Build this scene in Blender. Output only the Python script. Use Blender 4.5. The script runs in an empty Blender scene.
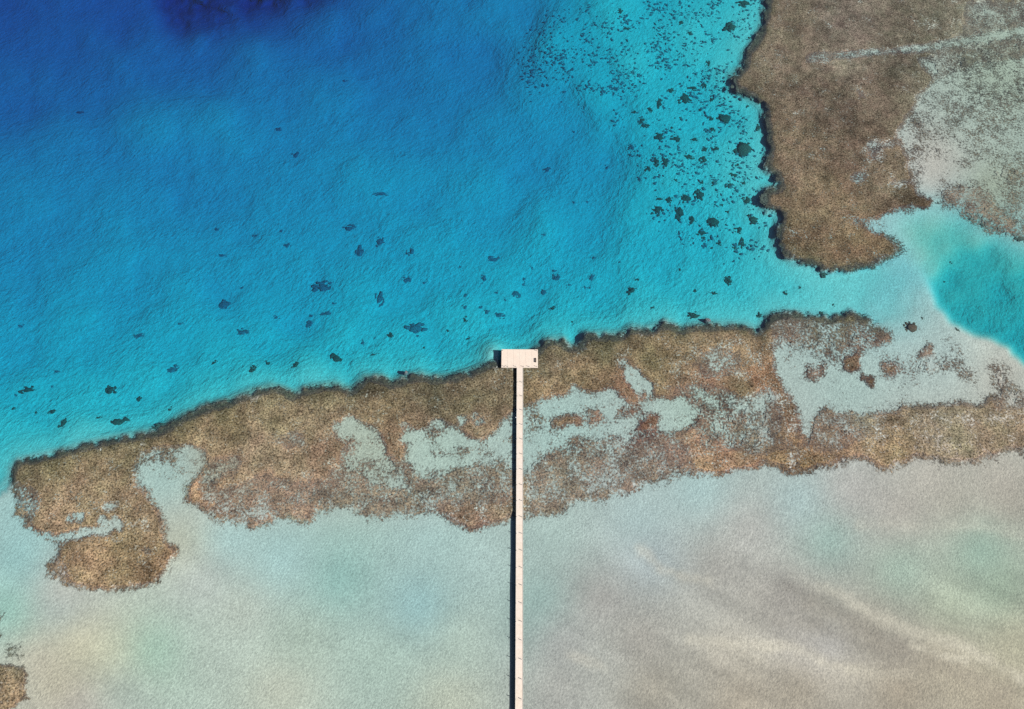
import bpy, bmesh, math, random
import numpy as np
from mathutils import Vector, Matrix

random.seed(7)
RNG = np.random.default_rng(11)
scene = bpy.context.scene
COL = scene.collection

# ------------------------------------------------------------------ survey
# Camera station of the aerial survey: plan positions below are read off the
# air photo and projected on to the real ground level at each place.
W, H = 1024, 709
F = 683.0
TILT = math.radians(25.6)
ALT = 185.0
CT, ST = math.cos(TILT), math.sin(TILT)


def ground(u, v, z):
    """world x, y of photo position (u, v) at height z (arrays allowed)"""
    a = u - 512.0
    b = 354.5 - v
    dx = a
    dy = F * ST + b * CT
    dz = -F * CT + b * ST
    t = (z - ALT) / dz
    return dx * t, dy * t


def gpt(u, v, z):
    x, y = ground(float(u), float(v), float(z))
    return Vector((x, y, z))


# ------------------------------------------------------------------ fields
U0, U1, V0, V1 = -120, 1144, -120, 829
NU, NV = U1 - U0 + 1, V1 - V0 + 1
UU, VV = np.meshgrid(np.arange(U0, U1 + 1, dtype=float), np.arange(V0, V1 + 1, dtype=float))


def lin(c):
    c = np.asarray(c, float) / 255.0
    return np.where(c <= 0.04045, c / 12.92, ((c + 0.055) / 1.055) ** 2.4)


def value_noise(cell, shape=(NV, NU), rng=RNG):
    h, w = shape
    gh, gw = int(h / cell) + 4, int(w / cell) + 4
    g = rng.random((gh, gw)) - 0.5
    y = np.arange(h) / cell
    x = np.arange(w) / cell
    yi = y.astype(int)
    xi = x.astype(int)
    fy = (y - yi)
    fx = (x - xi)
    fy = (fy * fy * (3 - 2 * fy))[:, None]
    fx = (fx * fx * (3 - 2 * fx))[None, :]
    a = g[np.ix_(yi, xi)]
    b = g[np.ix_(yi, xi + 1)]
    c = g[np.ix_(yi + 1, xi)]
    d = g[np.ix_(yi + 1, xi + 1)]
    return (a * (1 - fx) + b * fx) * (1 - fy) + (c * (1 - fx) + d * fx) * fy


def fbm(cell, octv=4, gain=0.55):
    out = 0.0
    amp = 1.0
    for k in range(octv):
        if cell < 1.01:
            break
        out = out + amp * value_noise(cell)
        cell /= 2.0
        amp *= gain
    return out / np.std(out)


def blur(a, r):
    r = int(round(r))
    if r < 1:
        return a
    for _ in range(2):
        for ax in (0, 1):
            p = np.pad(a, [(r + 1, r) if k == ax else (0, 0) for k in (0, 1)], mode='edge')
            c = np.cumsum(p, axis=ax)
            n = a.shape[ax]
            hi = np.take(c, np.arange(2 * r + 1, 2 * r + 1 + n), axis=ax)
            lo = np.take(c, np.arange(0, n), axis=ax)
            a = (hi - lo) / (2 * r + 1)
    return a


# warp so that traced outlines wander like the real edges
WX = 1.5 * fbm(9, 3) + 1.3 * fbm(3, 2)
WY = 1.5 * fbm(9, 3) + 1.3 * fbm(3, 2)


def pmask(poly, warp=1.0):
    poly = np.asarray(poly, float)
    m = np.zeros((NV, NU), bool)
    pad = 14
    u0 = max(int(poly[:, 0].min()) - pad, U0) - U0
    u1 = min(int(poly[:, 0].max()) + pad, U1) - U0
    v0 = max(int(poly[:, 1].min()) - pad, V0) - V0
    v1 = min(int(poly[:, 1].max()) + pad, V1) - V0
    if u1 <= u0 or v1 <= v0:
        return m.astype(float)
    s = np.s_[v0:v1 + 1, u0:u1 + 1]
    X = UU[s] + WX[s] * warp
    Y = VV[s] + WY[s] * warp
    ins = np.zeros(X.shape, bool)
    n = len(poly)
    for i in range(n):
        x1, y1 = poly[i]
        x2, y2 = poly[(i + 1) % n]
        if y1 == y2:
            continue
        c = (y1 > Y) != (y2 > Y)
        ins ^= c & (X < (x2 - x1) * (Y - y1) / (y2 - y1) + x1)
    m[s] = ins
    return m.astype(float)


def seg_dist(X, Y, pts):
    d = np.full(X.shape, 1e9)
    pts = np.asarray(pts, float)
    for (x1, y1), (x2, y2) in zip(pts[:-1], pts[1:]):
        ex, ey = x2 - x1, y2 - y1
        L = ex * ex + ey * ey + 1e-9
        t = np.clip(((X - x1) * ex + (Y - y1) * ey) / L, 0, 1)
        d = np.minimum(d, (X - x1 - t * ex) ** 2 + (Y - y1 - t * ey) ** 2)
    return np.sqrt(d)


def coarse(fn, step=4):
    """evaluate fn on a coarse grid, bilinear up to the full one"""
    us = np.arange(U0, U1 + step + 1, step, dtype=float)
    vs = np.arange(V0, V1 + step + 1, step, dtype=float)
    cu, cv = np.meshgrid(us, vs)
    g = fn(cu, cv)
    x = (np.arange(NU)) / step
    y = (np.arange(NV)) / step
    xi = np.minimum(x.astype(int), len(us) - 2)
    yi = np.minimum(y.astype(int), len(vs) - 2)
    fx = (x - xi)
    fy = (y - yi)
    if g.ndim == 3:
        fx = fx[None, :, None]
        fy = fy[:, None, None]
    else:
        fx = fx[None, :]
        fy = fy[:, None]
    a = g[np.ix_(yi, xi)]
    b = g[np.ix_(yi, xi + 1)]
    c = g[np.ix_(yi + 1, xi)]
    d = g[np.ix_(yi + 1, xi + 1)]
    return (a * (1 - fx) + b * fx) * (1 - fy) + (c * (1 - fx) + d * fx) * fy


def interp(points, power=3.2, soft=6.0):
    P = np.array([p[:2] for p in points], float)
    V = np.array([np.atleast_1d(p[2]) for p in points], float)

    def fn(cu, cv):
        num = np.zeros(cu.shape + (V.shape[1],))
        den = np.zeros(cu.shape)
        for (x, y), val in zip(P, V):
            w = ((cu - x) ** 2 + (cv - y) ** 2 + soft * soft) ** (-power / 2)
            num += w[..., None] * val
            den += w
        r = num / den[..., None]
        return r if V.shape[1] > 1 else r[..., 0]
    return coarse(fn)


def c0(pts, ox, oy, s):
    return [(ox + x / s, oy + y / s) for x, y in pts]


def sstep(a, b, x):
    t = np.clip((x - a) / (b - a), 0, 1)
    return t * t * (3 - 2 * t)


# ---- traced outlines -------------------------------------------------------
MAIN_TOP = [(10, 478), (12, 468), (19, 460), (37, 456), (60, 451), (82, 445), (107, 439), (122, 436), (135, 434), (160, 430),
            (170, 424), (180, 417), (205, 407), (230, 400), (252, 391), (272, 386), (285, 389), (292, 394), (300, 391),
            (310, 387), (337, 384), (350, 390), (357, 385), (365, 377), (382, 377), (392, 382), (405, 378), (420, 374), (435, 378),
            (457, 375), (475, 369), (492, 362), (510, 356), (530, 353), (539, 347), (547, 340), (562, 339), (570, 346),
            (580, 345), (585, 335), (602, 334), (620, 334), (632, 327), (647, 329), (667, 322), (682, 329),
            (695, 325), (717, 324), (747, 325), (757, 329), (766, 322), (770, 317), (784, 312), (820, 314), (832, 318),
            (851, 312), (865, 317), (876, 323)]
UP_LEFT = [(770, -130), (764, -60), (766, 0), (763, 20), (757, 38), (745, 53), (743, 67), (731, 76), (734, 90), (751, 99),
           (763, 108), (766, 131), (769, 152), (763, 169), (775, 175), (779, 187), (764, 190), (763, 208),
           (780, 214), (778, 229), (776, 243), (783, 255), (795, 264), (812, 265), (824, 273), (850, 270),
           (877, 265), (897, 258), (903, 246), (894, 236), (880, 232), (865, 226)]
# open deep water: left of the upper reef, above the main reef, closed across the channel
DEEP = ([(-130, -130), (770, -130)] + UP_LEFT[1:28] + [(903, 262), (922, 275), (925, 300), (905, 318), (876, 323)] +
        MAIN_TOP[::-1] + [(4, 490), (-130, 520)])
POOL = [(904, 240), (888, 228), (905, 216), (930, 210), (950, 214), (972, 224), (990, 235), (1010, 247), (1030, 252), (1150, 260),
        (1150, 420), (1060, 392), (1030, 368), (1017, 355), (1008, 346), (997, 339), (976, 333), (953, 321), (938, 306),
        (932, 290), (926, 276), (912, 262)]

MAIN_BOT = [(1150, 440), (1060, 440), (1020, 447), (995, 454), (979, 462), (951, 464), (929, 458), (907, 460), (884, 469), (873, 464), (865, 453),
            (851, 458), (837, 467), (823, 467), (807, 472), (787, 476), (779, 467), (768, 464), (755, 466), (740, 472), (715, 475), (695, 475),
            (680, 470), (665, 475), (640, 485), (605, 496), (570, 505), (562, 512), (535, 515), (510, 515), (485, 525), (470, 530), (450, 522),
            (440, 512), (430, 510), (397, 511), (380, 516), (360, 510), (335, 507), (317, 510), (310, 523), (297, 522), (290, 515), (270, 522),
            (251, 527), (240, 522), (217, 517), (195, 510), (185, 500), (183, 488), (190, 478), (202, 468), (207, 452), (190, 448), (160, 452), (135, 462)]
LOBE = [(135, 462), (137, 482), (150, 497), (162, 515), (165, 535), (175, 545), (180, 554), (172, 562), (167, 575), (150, 585),
        (120, 590), (97, 592), (72, 585), (50, 575), (54, 560), (56, 542), (42, 536), (27, 526), (19, 512), (12, 489)]

# ---- depth of the sea bed ---------------------------------------------------
DEPTHS = [(10, 10, 16), (60, 40, 15.2), (120, 15, 17), (170, 5, 19), (215, 12, 20), (265, 3, 20), (310, -8, 17), (205, 40, 14), (100, 80, 14.3), (30, 95, 13.6), (160, 60, 14.5),
          (250, 60, 11), (330, 30, 13.5), (400, 30, 12.6), (400, 70, 12.2), (450, 100, 10.8), (330, 110, 9.6), (520, 20, 9.6), (480, 60, 11), (430, 130, 10.6),
          (560, 40, 5.4), (600, 90, 5.6), (640, 60, 3.7), (700, 40, 2.9), (740, 20, 2.5), (660, 110, 4.3), (620, 15, 4),
          (560, 120, 9), (520, 150, 9.5), (600, 170, 8.2), (680, 170, 3.8), (650, 215, 4.7), (740, 170, 2.7), (740, 230, 3.3), (700, 250, 4.5),
          (60, 150, 9.9), (150, 130, 9.6), (30, 220, 9), (130, 200, 9.2), (220, 180, 10), (220, 130, 9.7), (320, 180, 8.8), (300, 220, 9), (420, 180, 9), (400, 230, 8.2),
          (500, 210, 8), (580, 230, 7.2), (50, 290, 8.6), (140, 280, 8.2), (220, 280, 8.2), (310, 280, 8), (390, 290, 7), (300, 320, 7.6), (460, 270, 7),
          (530, 270, 6.6), (600, 290, 5.8), (520, 310, 5.4), (460, 325, 5), (560, 315, 4.6), (400, 345, 4.6), (340, 345, 5.4), (260, 345, 6), (180, 345, 6.2), (90, 345, 6.8),
          (20, 350, 7), (30, 400, 5.2), (90, 400, 4.8), (150, 385, 4.8), (200, 385, 4.2), (250, 372, 4.0), (310, 370, 3.6), (20, 435, 3.6), (80, 430, 3.2), (0, 460, 2.8), (-40, 480, 3), (-60, 380, 6),
          (660, 270, 5), (650, 300, 3.8), (720, 290, 3.8), (760, 270, 3.0), (780, 300, 2.8), (820, 290, 2.3), (850, 290, 1.9), (870, 285, 1.6), (890, 290, 1.2), (905, 280, .95), (920, 295, .75),
          (880, 310, 1.2), (-80, 100, 15), (-80, 250, 10), (300, -60, 14), (550, -60, 8), (700, -60, 3.6), (450, -20, 11.5)]
D_open = interp(DEPTHS, power=3.0, soft=14.0)
D_open = D_open * (1 + 0.035 * fbm(60, 4)) + 0.05 * fbm(14, 3)
# dark navy drop-off patch at the top with a ragged lip
navy = blur(pmask([(160, 8), (176, 26), (200, 34), (222, 28), (250, 22), (275, 12), (316, 2), (350, -30), (360, -130), (130, -130)], 4.0), 6)
D_open = D_open + navy * (3 + 1.2 * fbm(16, 4))

dm_ = pmask(DEEP, 1.0)
ek_ = sstep(862, 895, UU) * sstep(235, 255, VV)
deep_m = blur(dm_, 1) * (1 - ek_) + blur(dm_, 13) * ek_
edge_pts = MAIN_TOP
dist_edge = coarse(lambda a, b: np.minimum(seg_dist(a, b, [(-10, 500)] + MAIN_TOP), seg_dist(a, b, UP_LEFT[:30])))
ramp = sstep(0, 9, dist_edge)
D_deep = 1.6 + (D_open - 1.6) * (0.40 * sstep(0, 8, dist_edge) + 0.60 * sstep(0, 34, dist_edge))
D_deep = np.where(D_open < 1.6, D_open, D_deep)
pf_ = np.exp(-(((UU - 493) / 12) ** 2 + ((VV - 354) / 13) ** 2))
D_deep = np.maximum(D_deep * (1 - pf_) + 1.55 * pf_, 0.45)

COVER_ZONE = np.maximum(pmask(MAIN_TOP + [(900, 335), (960, 348), (1024, 392), (1150, 380)] + MAIN_BOT + LOBE, .5),
                        pmask(UP_LEFT[:] + [(874, 219), (912, 207), (932, 203), (1150, 300), (1150, -130)], .5))
D_rim = D_open
SHELF = [(30, 520, .8), (20, 560, .8), (10, 490, 1.3), (60, 610, .6), (80, 640, .35), (60, 690, .3), (150, 650, .6), (200, 580, .5), (230, 540, .6), (340, 580, 1.0),
         (420, 605, .9), (300, 640, .55), (380, 660, .6), (460, 640, .6), (540, 600, .8), (600, 600, .5), (640, 520, .75), (700, 490, .75), (650, 560, .65),
         (700, 620, .4), (650, 690, .35), (800, 500, .5), (830, 540, .5), (770, 560, .3), (870, 500, .4), (950, 500, .3), (980, 550, .75), (1000, 590, .65), (900, 570, .65),
         (850, 600, .35), (900, 640, .35), (1000, 680, .25), (440, 450, .5), (850, 390, .5), (920, 300, .75), (980, 350, .35), (970, 120, .45), (160, 480, .7)]
D_shelf = .6 * interp(SHELF, power=3.0, soft=10) * (1 + 0.08 * fbm(40, 4))
D_shelf = np.minimum(D_shelf, .15 + np.clip(blur(1 - COVER_ZONE, 16) * 1.6 - .4, 0, 2))
DEPTH = D_shelf * (1 - deep_m) + D_deep * deep_m
pk_ = sstep(300, 255, VV)
pm_ = pmask(POOL, 0.6)
pool_soft = blur(pm_, 3) * (1 - pk_) + blur(pm_, 11) * pk_
D_pool = interp([(905, 235, .7), (930, 225, .8), (940, 245, 1.2), (920, 255, .7), (930, 270, 1.1), (950, 280, 3.0), (970, 265, 2.6), (990, 260, 2.4), (960, 310, 3.1),
                 (1000, 300, 3.3), (1020, 340, 3.4), (1018, 262, 1.6), (975, 240, 1.1), (1000, 320, 3.3), (940, 290, 2.9), (1100, 300, 3.2), (1019, 285, 2.5)], power=3.0, soft=6)
D_pool = D_pool * 1.22 * (1 + .04 * fbm(16, 3))
DEPTH = DEPTH * (1 - pool_soft) + np.maximum(D_pool, D_shelf) * pool_soft

# ---- reef cover --------------------------------------------------------------
COVER = np.zeros((NV, NU))


def paint(poly, val, soft=2, warp=1.0, amt=1.0):
    global COVER
    m = blur(pmask(poly, warp), soft) * amt
    COVER = COVER * (1 - m) + val * m


paint(MAIN_TOP + [(900, 335), (960, 348), (1024, 392), (1150, 380)] + MAIN_BOT + LOBE, .94, 3)
# west lobes
paint([(38, 541), (60, 540), (85, 536), (105, 534), (124, 527), (122, 520), (104, 519), (96, 527), (70, 532), (48, 534)], .12, 1)
paint([(70, 519), (76, 512), (85, 513), (87, 521), (78, 524)], .2, 1)
paint([(102, 508), (112, 502), (120, 506), (110, 512)], .3, 1)
paint([(12, 486), (36, 490), (42, 500), (32, 518), (22, 514)], .55, 4)
paint([(140, 548), (152, 548), (152, 555), (140, 554)], .4, 2)
paint([(52, 560), (66, 560), (74, 585), (52, 580)], .72, 3)
# channel top speckle
paint([(138, 460), (150, 452), (180, 449), (206, 453), (203, 470), (185, 484), (170, 480), (150, 470)], .12, 3)
paint([(140, 452), (175, 449), (178, 462), (150, 462)], .55, 3)
# middle section, mottled pale and brown
paint([(205, 462), (240, 455), (235, 470), (215, 480), (207, 500), (200, 490)], .35, 4)
paint([(205, 490), (260, 470), (330, 480), (335, 508), (250, 524), (215, 516)], .7, 6)
paint([(262, 437), (300, 432), (308, 446), (285, 450)], .62, 5)
paint([(330, 468), (440, 470), (450, 508), (380, 514), (335, 506)], .66, 6)
paint([(330, 425), (352, 419), (370, 425), (382, 437), (387, 452), (397, 465), (415, 490), (400, 490), (355, 472), (340, 457), (352, 445), (340, 435)], .14, 2)
paint([(345, 437), (356, 440), (352, 458), (342, 458)], .7, 3)
paint([(360, 445), (385, 458), (405, 485), (370, 478)], .3, 5)
paint([(402, 423), (412, 430), (425, 428), (437, 418), (450, 424), (460, 430), (475, 442), (490, 440), (495, 427), (512, 414), (512, 462), (490, 466), (457, 470), (432, 482), (415, 472), (405, 460)], .05, 2)
paint([(420, 475), (460, 468), (512, 460), (512, 505), (440, 508), (425, 495)], .64, 6)
paint([(424, 430), (440, 429), (441, 436), (426, 437)], .7, 2)
paint([(430, 440), (470, 446), (500, 450), (480, 460), (440, 455)], .22, 4)
paint([(459, 416), (466, 414), (469, 424), (460, 424)], .12, 1)
paint([(473, 414), (482, 416), (485, 424), (474, 424)], .2, 1)
paint([(396, 462), (408, 460), (424, 488), (412, 492)], .7, 3)
paint([(440, 508), (512, 500), (512, 516), (486, 525), (470, 530), (450, 522)], .88, 4)
# east of the jetty
paint([(512, 412), (525, 406), (545, 402), (567, 396), (575, 386), (587, 395), (612, 390), (622, 400), (640, 412), (655, 435), (640, 440), (600, 440), (570, 450), (545, 458), (524, 475), (512, 470)], .1, 2)
paint([(524, 470), (560, 452), (610, 440), (665, 432), (690, 440), (700, 468), (640, 484), (570, 505), (524, 514)], .70, 7)
paint([(552, 420), (575, 411), (581, 415), (580, 422), (557, 432), (551, 428)], .9, 2)
paint([(585, 410), (602, 407), (608, 422), (587, 426)], .75, 2)
paint([(618, 406), (632, 405), (636, 416), (622, 419)], .8, 2)
paint([(635, 429), (642, 417), (657, 417), (648, 432), (640, 435)], .92, 1)
paint([(530, 404), (540, 404), (540, 426), (530, 428)], .45, 3)
paint([(572, 440), (600, 442), (640, 446), (630, 456), (575, 452)], .62, 3)
paint([(616, 359), (623, 360), (637, 370), (651, 381), (653, 396), (645, 401), (635, 387), (627, 375)], .06, 1)
paint([(637, 405), (655, 399), (680, 396), (700, 410), (697, 424), (675, 434), (658, 432), (661, 417)], .05, 2)
paint([(655, 376), (675, 382), (690, 392), (678, 397), (660, 392)], .78, 2)
paint([(660, 330), (700, 345), (760, 340), (772, 372), (700, 382), (655, 372)], .82, 8)
paint([(700, 352), (735, 350), (740, 372), (700, 374)], .6, 6)
paint([(680, 386), (727, 390), (745, 402), (770, 388), (778, 412), (745, 420), (700, 412)], .36, 4)
paint([(700, 415), (775, 412), (790, 440), (760, 455), (700, 448)], .5, 6)
paint([(695, 455), (745, 448), (765, 464), (738, 471), (698, 474)], .9, 4)
paint([(775, 385), (792, 402), (802, 440), (806, 465), (786, 474), (770, 440)], .8, 4)
# right hand end
paint(c0([(120, 165), (230, 175), (420, 180), (560, 150), (560, 60), (760, 130), (860, 200), (1020, 260), (1200, 300), (1200, 340), (1000, 330), (900, 350), (880, 378), (780, 372),
          (680, 380), (560, 395), (500, 415), (400, 410), (300, 395), (265, 440), (245, 520), (232, 510), (215, 420), (200, 360), (150, 320)], 740, 300, 3.6), .03, 2)
paint([(770, 322), (800, 318), (860, 320), (885, 330), (872, 348), (830, 352), (790, 350), (774, 345)], .6, 4)
paint([(775, 316), (795, 314), (798, 338), (780, 338)], .75, 4)
paint([(775, 345), (860, 350), (850, 360), (780, 358)], .3, 4)
paint(c0([(236, 245), (290, 230), (310, 270), (290, 290), (240, 285)], 740, 300, 3.6), .8, 2)
paint(c0([(360, 205), (400, 195), (432, 208), (435, 255), (365, 255)], 740, 300, 3.6), .95, 1)
paint(c0([(432, 250), (445, 270), (490, 275), (492, 308), (452, 318), (430, 290)], 740, 300, 3.6), .88, 1)
paint(c0([(500, 180), (620, 200), (760, 200), (760, 262), (620, 285), (520, 280)], 740, 300, 3.6), .34, 4)
paint(c0([(525, 225), (580, 225), (585, 270), (530, 268)], 740, 300, 3.6), .88, 2)
paint(c0([(632, 195), (680, 145), (712, 180), (700, 215), (645, 215)], 740, 300, 3.6), .85, 2)
paint(c0([(640, 225), (700, 220), (790, 230), (790, 255), (660, 265)], 740, 300, 3.6), .6, 3)
paint(c0([(730, 160), (800, 190), (870, 320), (840, 315), (770, 250)], 740, 300, 3.6), .36, 4)
paint(c0([(905, 225), (970, 235), (1000, 330), (1040, 400), (920, 400), (910, 320)], 740, 300, 3.6), .5, 4)
paint(c0([(300, 405), (500, 430), (500, 520), (330, 560), (250, 540)], 740, 300, 3.6), .66, 8)
paint(c0([(500, 430), (600, 395), (1200, 380), (1200, 500), (1020, 525), (900, 560), (700, 560), (560, 520)], 740, 300, 3.6), .84, 8)
paint(c0([(400, 520), (600, 500), (640, 560), (530, 610), (480, 590), (450, 550), (400, 570)], 740, 300, 3.6), .9, 4)
# upper reef
UPPER = UP_LEFT[:] + [(874, 219), (888, 213), (912, 207), (932, 203), (928, 197), (918, 190), (912, 166), (906, 146), (900, 137), (909, 120), (923, 96), (936, 80), (980, 62), (1150, 20), (1150, -130)]
paint(UPPER, .96, 3)
k = lambda p: c0(p, 725, 0, 3.425)
paint(k([(830, 0), (1024, 0), (1500, -60), (1500, 60), (1024, 90), (850, 125), (790, 120)]), .62, 8)
paint(k([(680, 200), (740, 170), (1024, 120), (1500, 60), (1500, 200), (1024, 200), (860, 230), (720, 275)]), .62, 6)
paint(k([(720, 285), (850, 235), (1024, 215), (1500, 200), (1500, 640), (1024, 640), (900, 600), (760, 590), (700, 640), (660, 640), (640, 580), (615, 500), (600, 470), (625, 410), (680, 330)]), .2, 5, 2.0)
paint(k([(740, 300), (860, 240), (1500, 210), (1500, 420), (760, 420)]), .33, 10)
paint(k([(640, 420), (690, 410), (700, 450), (650, 460)]), .55, 4)
paint(k([(685, 540), (740, 540), (740, 640), (690, 650)]), .02, 3)
paint(k([(780, 560), (810, 545), (840, 570), (810, 590)]), .45, 3)
paint(k([(270, 196), (400, 178), (560, 170), (700, 152), (850, 126), (1024, 88), (1500, -10), (1500, 20), (1024, 120), (850, 148), (700, 170), (560, 182), (400, 196), (280, 208)]), .10, 1.5, .35, .95)
paint(k([(665, 205), (700, 205), (725, 230), (715, 250), (680, 235)]), .2, 2)
for pl, vv in (([(445, 300), (475, 290), (490, 340), (455, 350)], .66), ([(480, 485), (590, 478), (600, 500), (540, 505), (495, 515)], .5), ([(430, 590), (480, 588), (480, 625), (440, 625)], .5),
               ([(490, 525), (530, 520), (530, 548), (500, 552)], .6), ([(300, 180), (400, 175), (400, 205), (300, 210)], .7), ([(480, 60), (500, 60), (500, 80), (485, 80)], .6),
               ([(690, 75), (740, 75), (740, 95), (700, 95)], .7), ([(750, 65), (785, 70), (780, 90), (755, 90)], .6), ([(360, 80), (385, 90), (380, 105), (362, 105)], .7),
               ([(560, 600), (660, 590), (660, 640), (560, 640)], .75)):
    paint(k(pl), vv, 3)
q = lambda p: c0(p, 725, 150, 3.425)
paint(q([(720, 140), (780, 110), (860, 115), (920, 165), (980, 235), (1024, 262), (1400, 380), (1400, 420), (1024, 312), (960, 302), (880, 255), (830, 232), (760, 200)]), .68, 4)
paint(q([(840, 80), (1024, 70), (1400, 90), (1400, 300), (1024, 250), (960, 190), (890, 120)]), .36, 6)
paint(q([(900, 60), (1024, 75), (1024, 110), (930, 95)]), .6, 4)
paint(q([(640, 195), (650, 170), (690, 160), (715, 175), (700, 192)]), .97, 1)
paint(q([(480, 262), (500, 240), (560, 222), (590, 240), (540, 280), (500, 275)]), .1, 2)
paint(q([(440, 240), (470, 240), (480, 262), (445, 262)]), .4, 2)
# bottom left patch
paint([(-130, 662), (0, 664), (13, 663), (25, 667), (28, 678), (26, 690), (27, 699), (15, 706), (0, 712), (-130, 760)], .93, 1)
paint(c0([(40, 400), (70, 380), (90, 400), (70, 440), (115, 455), (110, 475), (70, 465), (20, 470)], 0, 560, 4.76), .35, 2)
paint([(0, 612), (4, 615), (0, 640), (-40, 640), (-40, 612)], .3, 3)

# remove anything that slid into the open water
def probit(p):
    p = np.clip(p, .004, .996)
    t = np.sqrt(-2 * np.log(np.where(p < .5, p, 1 - p)))
    z = t - (2.515517 + .802853 * t + .010328 * t * t) / (1 + 1.432788 * t + .189269 * t * t + .001308 * t ** 3)
    return np.where(p < .5, -z, z)


open_m = np.maximum(deep_m * sstep(1.0, 1.8, D_open), pool_soft * sstep(1.4, 2.0, D_pool))
COVER = np.clip(COVER, 0, 1) * (1 - open_m * sstep(1, 6, dist_edge))
COVER = np.maximum(COVER, .97 * blur(COVER_ZONE * (1 - dm_), 1) * sstep(11, 5, dist_edge) * (UU < 868))
COVER_Z = np.clip(probit(COVER) * 1.05 + .26 * fbm(11, 3) + .14 * fbm(40, 3), -3.2, 3.2)
PRES = (blur(COVER, 1) + .07 * fbm(4, 2)) > .5
OUTER = np.exp(-(dist_edge / 9.0) ** 2)           # living coral rim along the drop-off

# ---- material colours of sand and reef ---------------------------------------
SUNK = 0.805            # sun + sky on level ground, over pi
ABS = np.array([0.36, 0.046, 0.0150])
PATH = 1 / 0.69 + 1.09
SANDS = [(920, 225, (105, 182, 188)), (950, 228, (100, 178, 185)), (900, 228, (145, 185, 187)), (990, 243, (120, 178, 178)), (915, 255, (130, 187, 192)), (890, 285, (130, 186, 192)),
         (30, 520, (152, 190, 189)), (20, 560, (150, 195, 194)), (60, 610, (162, 180, 180)), (10, 610, (150, 195, 184)), (80, 640, (195, 194, 174)), (40, 660, (186, 184, 171)),
         (110, 650, (182, 188, 169)), (150, 650, (160, 190, 174)), (200, 580, (185, 188, 182)), (180, 545, (194, 192, 173)), (62, 590, (188, 188, 179)), (75, 700, (174, 172, 167)),
         (120, 690, (170, 185, 177)), (230, 540, (168, 195, 194)), (280, 560, (165, 195, 194)), (420, 605, (150, 185, 187)), (240, 610, (185, 190, 179)), (380, 660, (172, 190, 179)),
         (460, 640, (175, 190, 179)), (480, 560, (175, 198, 194)), (430, 540, (170, 195, 192)), (280, 690, (192, 193, 177)), (220, 650, (182, 192, 181)), (450, 700, (185, 188, 171)),
         (550, 540, (165, 190, 184)), (640, 520, (165, 190, 189)), (700, 490, (165, 195, 194)), (540, 600, (148, 180, 174)), (530, 620, (155, 180, 174)), (600, 600, (172, 172, 166)),
         (650, 560, (165, 180, 182)), (600, 660, (175, 180, 172)), (560, 690, (165, 168, 161)), (560, 640, (165, 168, 164)), (720, 570, (175, 175, 167)), (720, 650, (184, 182, 170)),
         (650, 690, (167, 164, 150)), (640, 640, (171, 170, 161)), (740, 700, (170, 165, 150)), (750, 530, (178, 180, 174)), (800, 500, (165, 190, 189)), (760, 590, (176, 175, 166)),
         (830, 540, (152, 183, 174)), (870, 500, (174, 174, 167)), (1010, 500, (165, 160, 147)), (900, 512, (176, 172, 162)), (1000, 480, (182, 178, 166)), (980, 550, (150, 180, 164)),
         (1000, 590, (160, 180, 159)), (900, 570, (165, 190, 174)), (950, 600, (172, 185, 164)), (870, 620, (161, 157, 144)), (900, 650, (152, 149, 140)), (940, 652, (166, 161, 145)),
         (790, 595, (159, 156, 149)), (830, 650, (165, 168, 169)), (800, 640, (174, 174, 169)), (840, 672, (178, 176, 165)), (1000, 700, (165, 159, 142)), (800, 690, (170, 165, 150)),
         (960, 680, (171, 166, 149)), (1015, 640, (170, 170, 149)), (850, 490, (180, 180, 175)), (930, 475, (185, 182, 171)), (440, 450, (165, 190, 179)), (850, 390, (165, 190, 184)),
         (950, 350, (172, 193, 189)), (985, 345, (190, 200, 191)), (1000, 370, (180, 180, 169)), (905, 300, (160, 193, 192)), (970, 120, (168, 185, 174)), (935, 160, (188, 185, 175)),
         (930, 180, (188, 185, 176)), (990, 190, (158, 168, 147)), (1000, 80, (165, 182, 164)), (700, 412, (165, 190, 179)), (560, 430, (160, 190, 184)), (370, 450, (165, 180, 164)),
         (165, 480, (160, 190, 184)), (230, 470, (165, 165, 144)), (950, 500, (170, 168, 155)), (820, 610, (163, 161, 149)), (900, 690, (163, 156, 140)), (700, 620, (175, 178, 170)),
         (60, 690, (180, 178, 160)), (300, 640, (172, 185, 172)), (340, 580, (145, 182, 176))]
col = interp([(a, b, lin(c)) for a, b, c in SANDS], power=2.8, soft=12)
col = np.stack([blur(col[..., i_], 11) for i_ in range(3)], -1)
warm_ = np.exp(-((UU - 70) / 75) ** 2 - ((VV - 660) / 60) ** 2)
col = col * (1 + warm_[..., None] * np.array([.06, .03, -.06]))
westflat = sstep(560, 430, UU) * sstep(500, 540, VV) * sstep(90, 200, UU)
col = col * (1 - westflat[..., None] * np.array([.075, -.01, .0]))
d_here = np.minimum(D_shelf, 1.2)[..., None]
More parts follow.
